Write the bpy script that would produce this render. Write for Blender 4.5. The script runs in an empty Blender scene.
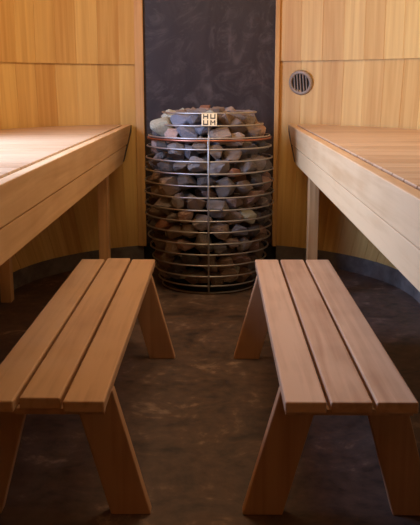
import bpy, bmesh, math, random
import numpy as np
from mathutils import Vector, Matrix, noise
random.seed(7)
scene = bpy.context.scene
COL = scene.collection
XC = -0.045                     # middle of the room
PI = math.pi

# ------------------------------------------------------------------ helpers
def link(o, parent=None):
    COL.objects.link(o)
    if parent: o.parent = parent
    return o

def obj(name, bm, mat, parent=None, smooth=False, label=None):
    me = bpy.data.meshes.new(name)
    bmesh.ops.recalc_face_normals(bm, faces=bm.faces)
    bm.to_mesh(me); bm.free()
    me.materials.append(mat)
    if smooth:
        for p in me.polygons: p.use_smooth = True
    o = link(bpy.data.objects.new(name, me), parent)
    if label: o['label'] = label
    return o

def thing(name, label, cat, loc=(0, 0, 0), group=None):
    o = bpy.data.objects.new(name, None); COL.objects.link(o)
    o.location = loc; o.empty_display_size = .05
    tag(o, label, cat, group); return o

def tag(o, label, cat, group=None):
    o['label'] = label; o['category'] = cat
    if group: o['group'] = group

def struct(o, label=None):
    o['kind'] = 'structure'
    if label: o['label'] = label
    return o

def bevel(bm, w, seg=2):
    bmesh.ops.bevel(bm, geom=[e for e in bm.edges], offset=w, segments=seg, affect='EDGES', profile=.5, clamp_overlap=True)

def prism(pts, lo, hi, axis, bev=0):
    """polygon pts (2d) swept along axis from lo to hi. axis 'x': pts=(y,z); 'y': pts=(x,z); 'z': pts=(x,y)"""
    bm = bmesh.new()
    def P(p, t):
        return {'x': (t, p[0], p[1]), 'y': (p[0], t, p[1]), 'z': (p[0], p[1], t)}[axis]
    a = [bm.verts.new(P(p, lo)) for p in pts]; b = [bm.verts.new(P(p, hi)) for p in pts]
    bm.faces.new(a); bm.faces.new(b[::-1])
    n = len(pts)
    for i in range(n):
        bm.faces.new((a[i], b[i], b[(i + 1) % n], a[(i + 1) % n]))
    bmesh.ops.recalc_face_normals(bm, faces=bm.faces)
    if bev: bevel(bm, bev)
    return bm

def box(x0, x1, y0, y1, z0, z1, bev=0):
    return prism([(x0, y0), (x1, y0), (x1, y1), (x0, y1)], z0, z1, 'z', bev)

def merge(bm, other):
    me = bpy.data.meshes.new('tmp'); other.to_mesh(me); other.free()
    bm.from_mesh(me); bpy.data.meshes.remove(me)

def tube_path(pts, r, closed=False, seg=8):
    bm = bmesh.new(); n = len(pts); rings = []
    for i, p in enumerate(pts):
        p = Vector(p)
        a = Vector(pts[(i - 1) % n] if closed or i > 0 else pts[0]); b = Vector(pts[(i + 1) % n] if closed or i < n - 1 else pts[-1])
        t = (b - a).normalized()
        ref = Vector((0, 0, 1)) if abs(t.z) < .9 else Vector((0, 1, 0))
        u = t.cross(ref).normalized(); v = u.cross(t)
        rings.append([bm.verts.new(p + r * (math.cos(2 * PI * k / seg) * u + math.sin(2 * PI * k / seg) * v)) for k in range(seg)])
    for i in range(n if closed else n - 1):
        A, B = rings[i], rings[(i + 1) % n]
        for k in range(seg): bm.faces.new((A[k], A[(k + 1) % seg], B[(k + 1) % seg], B[k]))
    if not closed:
        bm.faces.new(rings[0][::-1]); bm.faces.new(rings[-1])
    return bm

def lathe(profile, seg=64, axis='z', closed=True):
    bm = bmesh.new(); rows = []
    for (r, z) in profile:
        if r < 1e-6: rows.append([bm.verts.new((0, 0, z))])
        else: rows.append([bm.verts.new((r * math.cos(2 * PI * k / seg), r * math.sin(2 * PI * k / seg), z)) for k in range(seg)])
    m = len(rows)
    for i in range(m if closed else m - 1):
        A, B = rows[i], rows[(i + 1) % m]
        for k in range(seg):
            k2 = (k + 1) % seg
            if len(A) == 1 and len(B) == 1: continue
            if len(A) == 1: bm.faces.new((A[0], B[k], B[k2]))
            elif len(B) == 1: bm.faces.new((A[k], A[k2], B[0]))
            else: bm.faces.new((A[k], A[k2], B[k2], B[k]))
    return bm

# ------------------------------------------------------------------ materials
def srgb(r, g, b):
    f = lambda c: (c / 255 / 12.92) if c / 255 <= .04045 else ((c / 255 + .055) / 1.055) ** 2.4
    return (f(r), f(g), f(b), 1)

def newmat(name):
    m = bpy.data.materials.new(name); m.use_nodes = True
    nt = m.node_tree; nt.nodes.clear()
    out = nt.nodes.new('ShaderNodeOutputMaterial'); b = nt.nodes.new('ShaderNodeBsdfPrincipled')
    nt.links.new(b.outputs[0], out.inputs[0])
    return m, nt, b

def N(nt, t, **kw):
    n = nt.nodes.new(t)
    for k, v in kw.items(): setattr(n, k, v)
    return n

def ramp(nt, fac, stops):
    r = N(nt, 'ShaderNodeValToRGB'); e = r.color_ramp.elements
    while len(e) < len(stops): e.new(.5)
    for i, (p, c) in enumerate(stops): e[i].position = p; e[i].color = c
    nt.links.new(fac, r.inputs[0]); return r.outputs[0]

def wood(name, dark, light, axis=1, rough=.55, bump=.15, fine=1.0):
    """grain stretched along an axis, tone shifts a little from board to board"""
    m, nt, b = newmat(name); L = nt.links.new
    tc = N(nt, 'ShaderNodeTexCoord'); oi = N(nt, 'ShaderNodeObjectInfo')
    mul = N(nt, 'ShaderNodeVectorMath', operation='SCALE'); mul.inputs[0].default_value = (31, 17, 23)
    L(oi.outputs['Random'], mul.inputs['Scale'])
    add = N(nt, 'ShaderNodeVectorMath', operation='ADD'); L(tc.outputs['Object'], add.inputs[0]); L(mul.outputs[0], add.inputs[1])
    mp = N(nt, 'ShaderNodeMapping'); s = [38 * fine] * 3; s[axis] = 1.6 * fine; mp.inputs['Scale'].default_value = s
    L(add.outputs[0], mp.inputs[0])
    n1 = N(nt, 'ShaderNodeTexNoise'); n1.inputs['Scale'].default_value = 1; n1.inputs['Detail'].default_value = 5; n1.inputs['Distortion'].default_value = .6
    L(mp.outputs[0], n1.inputs['Vector'])
    n2 = N(nt, 'ShaderNodeTexNoise'); n2.inputs['Scale'].default_value = 5; n2.inputs['Detail'].default_value = 3
    L(add.outputs[0], n2.inputs['Vector'])
    mx = N(nt, 'ShaderNodeMath', operation='MULTIPLY_ADD'); L(n2.outputs[0], mx.inputs[0]); mx.inputs[1].default_value = .5; L(n1.outputs[0], mx.inputs[2])
    ra = N(nt, 'ShaderNodeMath', operation='MULTIPLY_ADD'); L(oi.outputs['Random'], ra.inputs[0]); ra.inputs[1].default_value = .28; L(mx.outputs[0], ra.inputs[2])
    c = ramp(nt, ra.outputs[0], [(.5, dark), (1.15, light)])
    L(c, b.inputs['Base Color']); b.inputs['Roughness'].default_value = rough
    bp = N(nt, 'ShaderNodeBump'); bp.inputs['Strength'].default_value = bump; bp.inputs['Distance'].default_value = .002
    L(n1.outputs[0], bp.inputs['Height']); L(bp.outputs[0], b.inputs['Normal'])
    return m

def wall_wood(name, dark, light):
    m, nt, b = newmat(name); L = nt.links.new
    uv = N(nt, 'ShaderNodeUVMap'); sep = N(nt, 'ShaderNodeSeparateXYZ'); L(uv.outputs[0], sep.inputs[0])
    fl = N(nt, 'ShaderNodeMath', operation='FLOOR'); L(sep.outputs[0], fl.inputs[0])
    wn = N(nt, 'ShaderNodeTexWhiteNoise', noise_dimensions='1D'); L(fl.outputs[0], wn.inputs['W'])
    cmb = N(nt, 'ShaderNodeCombineXYZ'); L(sep.outputs[0], cmb.inputs[0]); L(sep.outputs[1], cmb.inputs[1]); L(wn.outputs[0], cmb.inputs[2])
    mp = N(nt, 'ShaderNodeMapping'); mp.inputs['Scale'].default_value = (5, 1.3, 40); L(cmb.outputs[0], mp.inputs[0])
    n1 = N(nt, 'ShaderNodeTexNoise'); n1.inputs['Scale'].default_value = 1; n1.inputs['Detail'].default_value = 5; n1.inputs['Distortion'].default_value = .5
    L(mp.outputs[0], n1.inputs['Vector'])
    a = N(nt, 'ShaderNodeMath', operation='MULTIPLY_ADD'); L(wn.outputs[0], a.inputs[0]); a.inputs[1].default_value = .42; L(n1.outputs[0], a.inputs[2])
    c = ramp(nt, a.outputs[0], [(.35, dark), (1.0, light)])
    L(c, b.inputs['Base Color']); b.inputs['Roughness'].default_value = .6
    bp = N(nt, 'ShaderNodeBump'); bp.inputs['Strength'].default_value = .12; bp.inputs['Distance'].default_value = .002
    L(n1.outputs[0], bp.inputs['Height']); L(bp.outputs[0], b.inputs['Normal'])
    return m

def mottled(name, c1, c2, scale=4, rough=.8, bump=.3, metal=0, detail=6, dist=.004, spec=.5):
    m, nt, b = newmat(name); L = nt.links.new
    tc = N(nt, 'ShaderNodeTexCoord')
    n1 = N(nt, 'ShaderNodeTexNoise'); n1.inputs['Scale'].default_value = scale; n1.inputs['Detail'].default_value = detail; n1.inputs['Roughness'].default_value = .65
    L(tc.outputs['Object'], n1.inputs['Vector'])
    L(ramp(nt, n1.outputs[0], [(.35, c1), (.68, c2)]), b.inputs['Base Color'])
    b.inputs['Roughness'].default_value = rough; b.inputs['Metallic'].default_value = metal; b.inputs['Specular IOR Level'].default_value = spec
    if bump:
        n2 = N(nt, 'ShaderNodeTexNoise'); n2.inputs['Scale'].default_value = scale * 6; n2.inputs['Detail'].default_value = 4; L(tc.outputs['Object'], n2.inputs['Vector'])
        bp = N(nt, 'ShaderNodeBump'); bp.inputs['Strength'].default_value = bump; bp.inputs['Distance'].default_value = dist
        L(n2.outputs[0], bp.inputs['Height']); L(bp.outputs[0], b.inputs['Normal'])
    return m

M_WALL = wall_wood('spruce_panelling', srgb(211, 154, 81), srgb(245, 201, 121))
M_TRIM = wood('trim_wood', srgb(176, 116, 58), srgb(226, 172, 104), axis=2)
M_FASCIA = wood('bench_front_wood', srgb(198, 148, 94), srgb(226, 184, 132), axis=1, bump=.1)
M_SLAT = wood('bench_slat_wood', srgb(176, 132, 90), srgb(214, 176, 134), axis=0, rough=.42)
M_LEGW = wood('post_wood', srgb(176, 120, 70), srgb(216, 164, 108), axis=2)
M_LOW = wood('footbench_wood', srgb(176, 128, 92), srgb(214, 170, 130), axis=1, rough=.5)
M_LOWLEG = wood('footbench_leg_wood', srgb(170, 122, 84), srgb(206, 158, 116), axis=2, rough=.55)
M_STEEL, _nt, _b = newmat('brushed_steel')
_b.inputs['Base Color'].default_value = srgb(190, 182, 172); _b.inputs['Metallic'].default_value = 1; _b.inputs['Roughness'].default_value = .5
M_COPPER, _nt, _b = newmat('heat_tinted_steel')
_b.inputs['Base Color'].default_value = srgb(176, 112, 88); _b.inputs['Metallic'].default_value = 1; _b.inputs['Roughness'].default_value = .38
M_BLACK = mottled('black_metal', srgb(16, 15, 16), srgb(30, 28, 28), 8, .6, .1)
M_PLATEBACK = mottled('plate_dark', srgb(40, 34, 34), srgb(54, 46, 44), 8, .6, 0)
M_PLINTH = mottled('plinth_concrete', srgb(96, 84, 76), srgb(134, 120, 110), 9, .9, .6)
M_DARKEND = mottled('dark_brown_end', srgb(58, 44, 38), srgb(84, 66, 56), 14, .7, .1)
M_VENT = mottled('vent_plastic', srgb(160, 140, 120), srgb(178, 156, 134), 5, .45, 0)

def floor_mat():
    m, nt, b = newmat('floor_concrete'); L = nt.links.new
    tc = N(nt, 'ShaderNodeTexCoord')
    n1 = N(nt, 'ShaderNodeTexNoise'); n1.inputs['Scale'].default_value = 5.5; n1.inputs['Detail'].default_value = 8; n1.inputs['Roughness'].default_value = .7; n1.inputs['Distortion'].default_value = .8
    n2 = N(nt, 'ShaderNodeTexNoise'); n2.inputs['Scale'].default_value = 26; n2.inputs['Detail'].default_value = 5
    L(tc.outputs['Object'], n1.inputs[0]); L(tc.outputs['Object'], n2.inputs[0])
    a = N(nt, 'ShaderNodeMath', operation='MULTIPLY_ADD'); L(n2.outputs[0], a.inputs[0]); a.inputs[1].default_value = .35; L(n1.outputs[0], a.inputs[2])
    c = ramp(nt, a.outputs[0], [(.50, srgb(56, 43, 38)), (.64, srgb(90, 69, 58)), (.76, srgb(106, 82, 69)), (.90, srgb(158, 130, 110))])
    L(c, b.inputs['Base Color'])
    L(ramp(nt, n1.outputs[0], [(.3, (.5,) * 3 + (1,)), (.7, (.75,) * 3 + (1,))]), b.inputs['Roughness'])
    bp = N(nt, 'ShaderNodeBump'); bp.inputs['Strength'].default_value = .3; bp.inputs['Distance'].default_value = .004
    L(a.outputs[0], bp.inputs['Height']); L(bp.outputs[0], b.inputs['Normal'])
    return m
M_FLOOR = floor_mat()

def panel_mat():
    """dark heat shield sheet with faint chalky dust wipes"""
    m, nt, b = newmat('dark_heat_shield'); L = nt.links.new
    tc = N(nt, 'ShaderNodeTexCoord')
    mp = N(nt, 'ShaderNodeMapping'); mp.inputs['Scale'].default_value = (7, 1, 2.2); L(tc.outputs['Object'], mp.inputs[0])
    n1 = N(nt, 'ShaderNodeTexNoise'); n1.inputs['Scale'].default_value = 1.1; n1.inputs['Detail'].default_value = 6; n1.inputs['Distortion'].default_value = 1.2; L(mp.outputs[0], n1.inputs[0])
    L(ramp(nt, n1.outputs[0], [(.42, srgb(52, 40, 38)), (.62, srgb(62, 50, 48)), (.8, srgb(104, 92, 86))]), b.inputs['Base Color'])
    # chalky wipe marks left around the height of the stones
    n2 = N(nt, 'ShaderNodeTexNoise'); n2.inputs['Scale'].default_value = 5.5; n2.inputs['Detail'].default_value = 7; n2.inputs['Roughness'].default_value = .7; n2.inputs['Distortion'].default_value = 2.5
    L(tc.outputs['Object'], n2.inputs[0])
    sep = N(nt, 'ShaderNodeSeparateXYZ'); L(tc.outputs['Object'], sep.inputs[0])
    zm = ramp(nt, sep.outputs[2], [(.7, (1, 1, 1, 1)), (.98, (.75, .75, .75, 1)), (1.0, (.7, .7, .7, 1))])
    sm = ramp(nt, n2.outputs[0], [(.5, (0, 0, 0, 1)), (.75, (.55, .55, .55, 1))])
    mm = N(nt, 'ShaderNodeMath', operation='MULTIPLY'); L(zm, mm.inputs[0]); L(sm, mm.inputs[1])
    mx = N(nt, 'ShaderNodeMix', data_type='RGBA'); L(mm.outputs[0], mx.inputs[0])
    L(b.inputs['Base Color'].links[0].from_socket, mx.inputs[6]); mx.inputs[7].default_value = srgb(122, 110, 106)
    L(mx.outputs[2], b.inputs['Base Color'])
    b.inputs['Roughness'].default_value = .42
    return m
M_PANEL = panel_mat()

def stone_mat():
    m, nt, b = newmat('sauna_stone'); L = nt.links.new
    oi = N(nt, 'ShaderNodeObjectInfo'); tc = N(nt, 'ShaderNodeTexCoord')
    n1 = N(nt, 'ShaderNodeTexNoise'); n1.inputs['Scale'].default_value = 22; n1.inputs['Detail'].default_value = 6; n1.inputs['Roughness'].default_value = .7; L(tc.outputs['Object'], n1.inputs[0])
    g = ramp(nt, n1.outputs[0], [(.34, (.42, .42, .42, 1)), (.66, (1.3, 1.3, 1.3, 1))])
    mx = N(nt, 'ShaderNodeMix', data_type='RGBA', blend_type='MULTIPLY'); mx.inputs[0].default_value = 1
    L(oi.outputs['Color'], mx.inputs[6]); L(g, mx.inputs[7]); L(mx.outputs[2], b.inputs['Base Color'])
    b.inputs['Roughness'].default_value = .85
    bp = N(nt, 'ShaderNodeBump'); bp.inputs['Strength'].default_value = .9; bp.inputs['Distance'].default_value = .009
    L(n1.outputs[0], bp.inputs['Height']); L(bp.outputs[0], b.inputs['Normal'])
    return m
M_STONE = stone_mat()

# ------------------------------------------------------------------ room shell
ROOM_Y0 = -1.3                   # wall behind the camera
CEIL = 2.3
HALF = .383                      # half width of the dark sheet behind the stove
Y_BACK = 4.66
RS = [(0, .985), (.09, .99), (.4, 1.09), (.78, 1.185), (1.12, 1.20), (2.3, 1.20)]
def R(z):
    for (a, ra), (b, rb) in zip(RS, RS[1:]):
        if z <= b:
            t = max(0, (z - a) / (b - a)); return ra + (rb - ra) * t
    return RS[-1][1]
def centre_y(z): return Y_BACK - math.sqrt(R(z) ** 2 - HALF ** 2)
def wall_half(y, z):             # half width of the room at depth y and height z
    r = R(z); d = y - centre_y(z)
    return r if d <= 0 else math.sqrt(max(r * r - d * d, 0))

NARC, NSTR = 12, 36
def plan(z, u, off=0):
    """point on the wall at plank coordinate u (0 at the dark sheet), off = outward offset"""
    r = R(z) + off; cy = centre_y(z); ph0 = math.asin(HALF / R(z))
    if u <= NARC:
        ph = ph0 + (PI / 2 - ph0) * u / NARC
        return (r * math.sin(ph), cy + r * math.cos(ph))
    t = (u - NARC) / NSTR
    return (r, cy + (ROOM_Y0 - cy) * t)

WIN = (14, 24)                   # planks left out of the left wall for the window
WINZ = (.9, 1.75)
def wall(name, side, seam):
    """boards stand side by side, each with a slight tilt; an upper course overlaps the lower at the seam"""
    bm = bmesh.new(); uvl = bm.loops.layers.uv.new('UVMap')
    rnd = random.Random(3 if side < 0 else 5)
    levels_low = [.085, .2, .3, .42, .55, .66, .78, .9, 1.0, seam]
    levels_up = [seam - .002, 1.25, 1.5, 1.75, 1.98, CEIL + .02]
    for course, levels in enumerate((levels_low, levels_up)):
        base = -.012 if course else 0.0          # upper course sits proud
        for i in range(NARC + NSTR):
            tilt = rnd.uniform(.0005, .0025); edge = rnd.uniform(-.0006, .0006)
            jag = rnd.uniform(-.006, .004) if course == 0 else 0
            lv = list(levels)
            if course == 0: lv[0] += jag
            idn = i + course * 100 + (0 if side < 0 else 300)
            th = .008
            segs = [(a, b) for a, b in zip(lv, lv[1:])]
            if side < 0 and WIN[0] <= i < WIN[1]:
                segs = [(a, b) for a, b in segs if not (a >= WINZ[0] - .01 and b <= WINZ[1] + .01)]
            for (a, b) in segs:
                q = []
                for z in (a, b):
                    g = .0005
                    for u, of in ((i + g, base + tilt + edge), (i + 1 - g, base - tilt * .3 + edge)):
                        x, y = plan(z, u, of); q.append((XC + side * x, y, z, u))
                for z in (a, b):
                    for u, of in ((i, base + th), (i + 1, base + th)):
                        x, y = plan(z, u, of); q.append((XC + side * x, y, z, u))
                v = [bm.verts.new(p[:3]) for p in q]
                # front, back, two edges, and end caps
                for f in ((0, 1, 3, 2), (4, 5, 7, 6), (0, 2, 6, 4), (1, 3, 7, 5), (0, 1, 5, 4), (2, 3, 7, 6)):
                    fc = bm.faces.new([v[k] for k in f])
                    for lp, k in zip(fc.loops, f):
                        lp[uvl].uv = (idn + (.05 + .9 * ((q[k][3] - i) * .98 + .01)), q[k][2])
    # outer skin: closes the gaps between the boards
    for i in range(NARC + NSTR):
        lv = [0, .3, .55, .78, .9, 1.0, 1.25, 1.5, 1.75, 1.98, CEIL + .03]
        for a, b in zip(lv, lv[1:]):
            if side < 0 and WIN[0] <= i < WIN[1] and a >= WINZ[0] - .01 and b <= WINZ[1] + .01: continue
            vs = []
            for z, u in ((a, i), (a, i + 1), (b, i + 1), (b, i)):
                x, y = plan(z, u, .010); vs.append(bm.verts.new((XC + side * x, y, z)))
            fc = bm.faces.new(vs)
            for lp in fc.loops: lp[uvl].uv = (i + .5, 0)
    return struct(obj(name, bm, M_WALL))
wall('wall_left', -1, 1.108)
wall('wall_right', 1, 1.126)

def baseboard(name, side):
    bm = bmesh.new(); top = .088; prev = None
    for i in range(0, (NARC + NSTR) * 2 + 1):
        u = i / 2; pts = []
        for z, of in ((0, -.004), (top, -.004), (top, .03), (0, .03)):
            x, y = plan(0.09, u, of + (.004 * noise.noise(Vector((u * .7, side, 0))))); pts.append(bm.verts.new((XC + side * x, y, z)))
        if prev:
            for k in range(4): bm.faces.new((prev[k], prev[(k + 1) % 4], pts[(k + 1) % 4], pts[k]))
        prev = pts
    return struct(obj(name, bm, M_PLINTH), 'rough dark concrete kerb at the foot of the wall')
baseboard('baseboard_left', -1); baseboard('baseboard_right', 1)

struct(obj('floor', box(-2.2, 2.2, ROOM_Y0 - .1, 5.1, -.06, 0), M_FLOOR))
struct(obj('ceiling', box(-2.2, 2.2, ROOM_Y0 - .1, 5.1, CEIL, CEIL + .05), M_WALL))
struct(obj('wall_front', box(-2.2, 2.2, ROOM_Y0 - .05, ROOM_Y0, 0, CEIL), M_WALL))
# dark sheet behind the stove, then the boards it hangs on
struct(obj('wall_back', box(XC - HALF - .06, XC + HALF + .06, Y_BACK + .02, Y_BACK + .05, 0, CEIL), M_BLACK))
heat = obj('heat_shield', box(XC - .372, XC + .372, Y_BACK - .004, Y_BACK + .012, .1, CEIL - .01, .002), M_PANEL)
tag(heat, 'tall dark grey metal heat shield sheet standing behind the stone filled stove', 'heat shield')
for side, nm, w0, w1 in ((-1, 'trim_1', .366, .412), (1, 'trim_2', .358, .382)):
    x0, x1 = sorted((XC + side * w0, XC + side * w1))
    struct(obj(nm, box(x0, x1, Y_BACK - .03, Y_BACK + .018, .088, CEIL - .002, .003), M_TRIM))
# window in the left wall, out of the picture
wb = bmesh.new()
xw = XC - R(1.2)
_, ya = plan(1.6, WIN[1]); _, yb = plan(1.6, WIN[0])
for a in ((xw - .06, xw + .03, ya - .03, ya + .02, .88, 1.77), (xw - .06, xw + .03, yb - .02, yb + .03, .88, 1.77),
          (xw - .06, xw + .03, ya, yb, .87, .91), (xw - .06, xw + .05, ya, yb, 1.74, 1.78), (xw - .03, xw, (ya + yb) / 2 - .02, (ya + yb) / 2 + .02, .9, 1.75)):
    merge(wb, box(*a))
struct(obj('window_1', wb, M_TRIM))

# ------------------------------------------------------------------ upper benches
ZT = .782
def upper_bench(side, front, xlabel, y_near=.35):
    """front = x of the face towards the aisle; side -1 left, +1 right"""
    t = thing('sauna_bench', xlabel, 'bench', (front, 2.4, 0), None)
    s = side
    def put(o):                         # world coordinates -> child of the empty
        o.location = (-t.location.x, -t.location.y, -t.location.z); return o
    def bx(name, xa, xb, ya, yb, za, zb, mat, bev=.002):
        x0, x1 = sorted((xa, xb)); return put(obj(name, box(x0, x1, ya, yb, za, zb, bev), mat, t))
    # two front boards, their far end cut to the lean of the wall
    x0, x1 = sorted((front, front + s * .034))
    put(obj('front_board', prism([(y_near, .687), (4.38, .687), (4.60, ZT), (y_near, ZT)], x0, x1, 'x', .003), M_FASCIA, t))
    x0, x1 = sorted((front + s * .002, front + s * .034))
    put(obj('front_board', prism([(y_near, .604), (4.16, .604), (4.36, .684), (y_near, .684)], x0, x1, 'x', .003), M_FASCIA, t))
    x0, x1 = sorted((front + s * .003, front + s * .033))
    put(obj('dark_end_strip', prism([(4.165, .61), (4.605, .778), (4.632, .778), (4.632, .74), (4.25, .61)], x0, x1, 'x', .001), M_DARKEND, t, label='dark brown end strip'))  # separate dark brown strip along the slanted far end of the front boards
    # slats across the bench, ends following the curved wall
    y = y_near; pitch = .132; w = .124
    while y < 4.6:
        y2 = min(y + w, 4.615)
        xi = front + s * .047
        xa = XC + s * (wall_half(y, ZT) - .022); xb = XC + s * (wall_half(y2, ZT) - .022)
        if abs(xb - XC) > abs(xi - XC) + .01:
            put(obj('slat', prism([(xi, y), (xa, y), (xb, y2), (xi, y2)] if s > 0 else [(xi, y2), (xb, y2), (xa, y), (xi, y)], ZT - .026, ZT, 'z', .0025), M_SLAT, t))
        y += pitch
    # beams under the slats
    bx('beam', front + s * .036, front + s * .08, y_near, 4.34, ZT - .10, ZT - .026, M_LEGW)
    bx('beam', front + s * .56, front + s * .605, y_near, 3.70, ZT - .09, ZT - .026, M_LEGW)
    # posts
    for ly in (.55, 3.8):
        if True:
            bx('leg', front + s * .036, front + s * .082, ly, ly + .075, 0, ZT - .10, M_LEGW)
    return t
LB = upper_bench(-1, -.480, 'high slatted wooden bench along the left wall, its slats bleached by daylight')
RB = upper_bench(1, .390, 'high slatted wooden bench along the right wall below the round vent')
def rear_post(t, s, front, x, y):
    x0, x1 = sorted((x, x + s * .05))
    o = obj('leg', box(x0, x1, y, y + .06, 0, ZT - .05 - .04, .002), M_LEGW, t); o.location = -t.location
    xx0, xx1 = sorted((front + s * .082, x + s * .05))
    o = obj('crossbar', box(xx0, xx1, y + .06, y + .10, ZT - .10, ZT - .028, .002), M_LEGW, t); o.location = -t.location
rear_post(LB, -1, -.480, -.965, 3.70); rear_post(RB, 1, .390, .875, 3.25)

# ------------------------------------------------------------------ low benches
def low_bench(label):
    """origin under the middle; runs along y"""
    t = thing('footbench', label, 'bench', (0, 0, 0), 'low wooden footbenches either side of the aisle')
    H = .34; th = .027; Ln = .725
    for k, (dx, dy) in enumerate(((-.0975, 0), (0, .02), (.0975, 0))):
        pk = obj('plank', prism([(dx - .0445, -Ln), (dx + .0445, -Ln), (dx + .0445, Ln), (dx - .0445, Ln)], H - th, H, 'z', .004), M_LOW, t)
        pk.location.y = dy
    for sy in (-1, 1):
        ins = .15 if sy > 0 else .135
        ya, yb = sorted((sy * (Ln - ins), sy * (Ln - ins - .035)))
        for sx in (-1, 1):
            obj('leg', prism([(sx * .142, H - th), (sx * .047, H - th), (sx * .131, 0), (sx * .226, 0)], ya, yb, 'y', .003), M_LOWLEG, t)
        yc, yd = sorted((sy * (Ln - .026), sy * (Ln - .05)))
        obj('batten', box(-.138, .138, yc, yd, H - th - .014, H - th, .001), M_LOWLEG, t)
        yc, yd = sorted((sy * (Ln - ins - .035), sy * (Ln - ins - .063)))
        obj('batten', box(-.12, .12, yc, yd, H - th - .035, H - th, .002), M_LOWLEG, t)
    return t
b1 = low_bench('low three-plank wooden footbench left of the aisle, warm brown')
b1.location = (-.383, 2.365, 0)
def copy_tree(o, parent=None):
    c = o.copy(); COL.objects.link(c); c.parent = parent
    for ch in list(o.children): copy_tree(ch, c)
    return c
b2 = copy_tree(b1)
for ch in b2.children:
    if ch.name.startswith('plank'): ch.location.y = 0
b2.location = (.286, 2.365, 0)
b2['label'] = 'low three-plank wooden footbench right of the aisle, tinted violet by daylight'

# ------------------------------------------------------------------ round vent
v = thing('air_vent', 'round beige air vent with upright louvres on the right wall', 'vent')
VZ = 1.008
obj('rim', lathe([(.050, .0), (.050, .014), (.056, .020), (.066, .014), (.069, 0)], 48), M_VENT, v, True)
obj('backing', lathe([(0, .001), (.052, .001), (.052, .004), (0, .004)], 32), M_BLACK, v)
for k in range(5):
    x = -.034 + k * .017; h = math.sqrt(.051 ** 2 - x * x)
    obj('louvre', box(x - .0028, x + .0028, -h, h, .004, .015, .001), M_VENT, v)
vx = .460; vy_c = centre_y(VZ); vphi = math.asin((vx - XC) / R(VZ))
vy = vy_c + R(VZ) * math.cos(vphi)
nrm = Vector((-math.sin(vphi), -math.cos(vphi), -.25)).normalized()
v.location = Vector((vx - .002, vy, VZ + .002)) + nrm * .006
zax = nrm; xax = Vector((0, 0, 1)).cross(zax).normalized(); yax = zax.cross(xax)
v.rotation_euler = Matrix((xax, yax, zax)).transposed().to_euler()

# ------------------------------------------------------------------ stove
SX, SY = -.043, 4.1
RINGS = [(.866, .230), (.810, .265), (.754, .298), (.704, .306), (.648, .312), (.592, .318), (.536, .320), (.481, .321), (.423, .321),
         (.371, .319), (.317, .315), (.261, .308), (.207, .297), (.152, .286), (.096, .272), (.046, .256), (.008, .238)]
stove = thing('sauna_stove', 'barrel shaped steel cage stove filled with stones, between the two high benches', 'sauna stove', (SX, SY, 0))
hoop_r = .0042
for i, (z, r) in enumerate(RINGS):
    pts = [(r * math.cos(2 * PI * k / 72), r * math.sin(2 * PI * k / 72), z) for k in range(72)]
    obj('hoop', tube_path(pts, hoop_r, True, 8), M_STEEL, stove, True)
cp = lathe([(.302, .738), (.3065, .738), (.3065, .748), (.302, .748)], 72)
obj('band', cp, M_COPPER, stove, True, 'reddish heat tinted band below the third hoop')
def ring_r(z):
    if z >= RINGS[0][0]: return RINGS[0][1]
    for (za, ra), (zb, rb) in zip(RINGS, RINGS[1:]):
        if z >= zb: return rb + (ra - rb) * (z - zb) / (za - zb)
    return RINGS[-1][1]
for k in range(8):
    a = {0: -PI / 2, 2: math.radians(38), 4: PI / 2, 6: math.radians(142)}.get(k, 0)
    zz = [.806 if k == 0 else .866] + [z for z, _ in RINGS if z < .8]
    pts = [((ring_r(z) - .006) * math.cos(a), (ring_r(z) - .006) * math.sin(a), z) for z in zz] if k else \
          [((ring_r(z) + .006) * math.cos(a), (ring_r(z) + .006) * math.sin(a), z) for z in zz]
    if k in (0, 2, 4, 6): obj('rod', tube_path(pts, .0045 if k == 0 else .004, False, 8), M_STEEL, stove, True)
obj('base', lathe([(0, .004), (.2, .004), (.2, .03), (.19, .036), (0, .036)], 48), M_BLACK, stove)
obj('heater_core', lathe([(0, .036), (.125, .036), (.125, .70), (.05, .73), (0, .73)], 24), M_BLACK, stove)
# name plate between the two top hoops: HU over UM
plate = obj('name_plate', box(-.036, .036, -.003, .003, -.034, .034, .0015), M_STEEL, stove)
plate.location = (.003, -.262, .838); plate.rotation_euler = (math.radians(-32) * -1 * -1, 0, 0)
def letter(ch, cx, cz):
    bm = bmesh.new(); w, h, t = .024, .024, .0055
    def b(x0, x1, z0, z1): merge(bm, box(cx + x0, cx + x1, -.0048, -.0030, cz + z0, cz + z1))
    if ch in 'HUM': b(-w / 2, -w / 2 + t, -h / 2, h / 2); b(w / 2 - t, w / 2, -h / 2, h / 2)
    if ch == 'H': b(-w / 2 + t, w / 2 - t, -t / 2, t / 2)
    if ch == 'U': b(-w / 2 + t, w / 2 - t, -h / 2, -h / 2 + t)
    if ch == 'M':
        merge(bm, prism([(cx - w / 2 + t, cz + h / 2), (cx, cz - h * .05), (cx, cz + h / 2 - .017), (cx - w / 2 + t, cz + h / 2 - .008)], -.0048, -.0030, 'y'))
        merge(bm, prism([(cx + w / 2 - t, cz + h / 2), (cx, cz - h * .05), (cx, cz + h / 2 - .017), (cx + w / 2 - t, cz + h / 2 - .008)], -.0048, -.0030, 'y'))
    return obj('letter', bm, M_PLATEBACK, plate)
for ch, x, z in (('H', -.0165, .016), ('U', .0165, .016), ('U', -.0165, -.016), ('M', .0165, -.016)): letter(ch, x, z)

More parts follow.
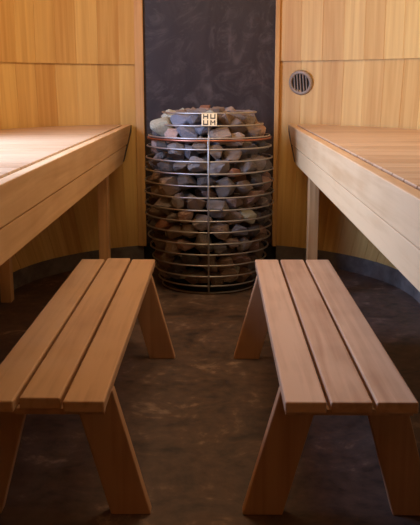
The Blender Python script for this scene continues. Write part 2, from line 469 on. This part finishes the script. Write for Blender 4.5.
# ------------------------------------------------------------------ stones: settle spheres in the basket, then dress each as a broken rock
rng = np.random.RandomState(11)
NST = 360
rad = rng.uniform(.036, .060, NST)
ang = rng.uniform(0, 2 * PI, NST); zz = rng.uniform(.06, .86, NST)
rad[0] = .068
rr = np.array([max(.02, ring_r(z) - .05) for z in zz]) * np.sqrt(rng.uniform(.15, 1, NST))
P = np.stack([rr * np.cos(ang), rr * np.sin(ang), zz], 1)
zs = np.array([z for z, _ in RINGS][::-1]); rs_ = np.array([r for _, r in RINGS][::-1])
for it in range(900):
    P[:, 2] -= .0006 if it < 700 else 0
    D = P[:, None] - P[None]; dist = np.sqrt((D ** 2).sum(2)) + 1e-9
    ov = (rad[:, None] + rad[None]) * .97 - dist; np.fill_diagonal(ov, 0); ov = np.maximum(ov, 0)
    P += (D / dist[..., None] * ov[..., None]).sum(1) * .30
    h = np.hypot(P[:, 0], P[:, 1]) + 1e-9
    lim = np.interp(P[:, 2], zs, rs_) - .008 - rad * .93
    # above the top hoop the pile narrows into a heap
    lim = np.where(P[:, 2] > .85, .225 - rad * .8, lim)
    over = h > lim; P[over, :2] *= (lim[over] / h[over])[:, None]
    h = np.hypot(P[:, 0], P[:, 1]) + 1e-9
    inn = (h < .135 + rad * .85) & (P[:, 2] < .73); P[inn, :2] *= ((.135 + rad[inn] * .85) / h[inn])[:, None]
    P[:, 2] = np.maximum(P[:, 2], .036 + rad * .95)
    P[0] = (-.222, -.105, .792)
    P[:, 2] = np.minimum(P[:, 2], .905 - rad * .9 - .12 * np.hypot(P[:, 0], P[:, 1]))

def rock_mesh(seed):
    r = random.Random(seed); bm = bmesh.new()
    for _ in range(17):
        d = Vector((r.gauss(0, 1), r.gauss(0, 1), r.gauss(0, 1))).normalized() * r.uniform(.86, 1.12)
        bm.verts.new((d.x * 1.08, d.y * .98, d.z * .92))
    res = bmesh.ops.convex_hull(bm, input=bm.verts)
    bmesh.ops.delete(bm, geom=[g for g in res['geom_interior'] if isinstance(g, bmesh.types.BMVert)], context='VERTS')
    bmesh.ops.bevel(bm, geom=list(bm.edges), offset=.07, segments=1, affect='EDGES', clamp_overlap=True)
    bmesh.ops.triangulate(bm, faces=bm.faces)
    bmesh.ops.subdivide_edges(bm, edges=bm.edges, cuts=1, use_grid_fill=True)
    for v_ in bm.verts:
        n = noise.noise(v_.co * 2.3 + Vector((seed, 0, 0))); v_.co *= 1 + .07 * n + .05 * noise.noise(v_.co * 5 + Vector((0, seed, 0)))
    me = bpy.data.meshes.new('stove_stone'); bm.to_mesh(me); bm.free(); me.materials.append(M_STONE)
    for p in me.polygons: p.use_smooth = False
    return me
ROCKS = [rock_mesh(s) for s in range(14)]
COLS = {'grey': srgb(132, 124, 120), 'brown-grey': srgb(138, 120, 104), 'dark grey': srgb(90, 84, 82), 'bluish grey': srgb(124, 124, 134),
        'pale greenish': srgb(172, 172, 154), 'pinkish grey': srgb(164, 138, 126), 'rusty brown': srgb(148, 104, 78)}
cn = list(COLS); wts = [28, 32, 20, 7, 2, 9, 3]
# which stones can be seen from the aisle: a coarse view test over the cage front
cam = Vector((0, 0, 1))
W = [Vector((p[0] + SX, p[1] + SY, p[2])) for p in P]
def seen(i):
    c = 0; n = 0
    for a in range(40):
        d = Vector((rng.normal(), rng.normal(), rng.normal())).normalized() * rad[i] * .8
        q = W[i] + d
        if (q - W[i]).dot(cam - W[i]) < 0: q = W[i] - d
        n += 1; dirn = (cam - q).normalized(); ok = True
        for j in range(NST):
            if j == i: continue
            m = W[j] - q; t = m.dot(dirn)
            if t > 0 and (m - dirn * t).length < rad[j] * .95: ok = False; break
        c += ok
    return c / n
SEEN = [seen(i) for i in range(NST)]
hz = [z for z, _ in RINGS]
ordn = ['top', 'second', 'third', 'fourth', 'fifth', 'sixth', 'seventh', 'eighth', 'ninth', 'tenth', 'eleventh', 'twelfth', 'thirteenth', 'fourteenth', 'fifteenth', 'sixteenth', 'lowest']
rows = {}
for i in range(NST):
    vis = SEEN[i] > .02
    x, y, z = P[i]
    if not vis:
        row = 'hidden'
    elif y > .02 and z > .78: row = 'back'
    else:
        # height at the front of the cage on the line of sight
        tq = (W[i].y - (SY - math.sqrt(max(ring_r(z) ** 2 - x * x, .001)))) / W[i].y
        zf = W[i].z + (1 - W[i].z) * tq
        row = sum(1 for h_ in hz if h_ > zf)
    rows.setdefault(row, []).append(i)
basis = {}
protos = []
for me in ROCKS: protos.append(None)
count = 0
for row, ids in rows.items():
    ids.sort(key=lambda i: W[i].x / W[i].y)
    for k, i in enumerate(ids):
        x, y, z = P[i]
        if row == 'hidden' and (y > .05 or math.hypot(x, y) < .19) and z < .74: continue      # nothing of these shows from anywhere near the aisle
        vi = rng.randint(len(ROCKS))
        if protos[vi] is None:
            o = bpy.data.objects.new('stove_stone', ROCKS[vi]); protos[vi] = o
        else: o = protos[vi].copy()
        COL.objects.link(o)
        c = rng.choice(cn, p=np.array(wts) / sum(wts))
        if z > .78 and x < -.13 and y < .1: c = 'pale greenish'
        base = COLS[c]; j = rng.uniform(.65, 1.25)
        o.color = (base[0] * j * 1.6, base[1] * j * 1.42, base[2] * j * 1.26, 1)
        o.location = W[i]
        o.rotation_euler = (rng.uniform(-.5, .5), rng.uniform(-.5, .5), rng.uniform(0, 6.28))
        sc = rad[i] * 1.05; a = rng.uniform(.98, 1.12); b = rng.uniform(.82, 1.0)
        o.scale = (sc * a, sc * (.98), sc * b)
        size = 'large' if rad[i] > .052 else ('small' if rad[i] < .041 else 'middle-sized')
        n = len(ids)
        if row == 'hidden': pos = ''
        elif k == 0: pos = 'leftmost'
        elif k == n - 1: pos = 'rightmost'
        elif k < n / 2: pos = ordn[k] + ' from the left' if k > 0 else ''
        else: pos = ordn[n - 1 - k] + ' from the right'
        pos = pos.replace('top from', 'first from')
        if row == 'hidden': lab = 'rough grey stove stone buried inside the cage behind the front stones'
        elif row == 'back': lab = f'{size} {c} stone at the back of the heap, {pos}'
        elif row == 0: lab = f'{size} {c} stone on the heap above the top hoop, {pos}'
        else: lab = f'{size} {c} stone just under the {ordn[row - 1]} hoop, {pos} in its row'
        tag(o, lab, 'stone', 'sauna stones in the stove cage' if row != 'hidden' else 'stones buried inside the stove cage')
        count += 1
print('stones', count, 'visible', sum(s > .06 for s in SEEN))

# ------------------------------------------------------------------ light
def area(name, loc, target, sx, sy, power, col):
    l = bpy.data.lights.new(name, 'AREA'); l.shape = 'RECTANGLE'; l.size = sx; l.size_y = sy; l.energy = power; l.color = col
    o = bpy.data.objects.new(name, l); COL.objects.link(o); o.location = loc
    o.rotation_euler = (Vector(target) - Vector(loc)).to_track_quat('-Z', 'Y').to_euler(); return o
# daylight outside the window of the left wall
area('daylight', (xw - .35, (ya + yb) / 2, 1.5), (.5, 3.0, .7), 1.3, .9, 122, (.39, .57, 1.0))
# warm ceiling lamp
area('ceiling_lamp', (XC, 3.1, CEIL - .03), (XC, 3.6, 0) , 1.0, .6, 16, (1.0, .79, .50))
w = bpy.data.worlds.new('World'); scene.world = w; w.use_nodes = True
bg = w.node_tree.nodes['Background']; bg.inputs[0].default_value = (.55, .68, 1, 1); bg.inputs[1].default_value = 1.0

# ------------------------------------------------------------------ camera
cd = bpy.data.cameras.new('Camera'); cd.sensor_fit = 'HORIZONTAL'; cd.sensor_width = 36; cd.lens = 820 / 420 * 36; cd.clip_start = .02
cam_o = bpy.data.objects.new('Camera', cd); COL.objects.link(cam_o)
cam_o.location = (0, 0, 1.0)
cam_o.rotation_euler = (math.radians(90 - 12.2807), 0, math.radians(.5462))
scene.camera = cam_o
scene.view_settings.view_transform = 'Standard'; scene.view_settings.look = 'None'
scene.view_settings.gamma = 1; scene.view_settings.use_curve_mapping = False
scene.view_settings.exposure = 0
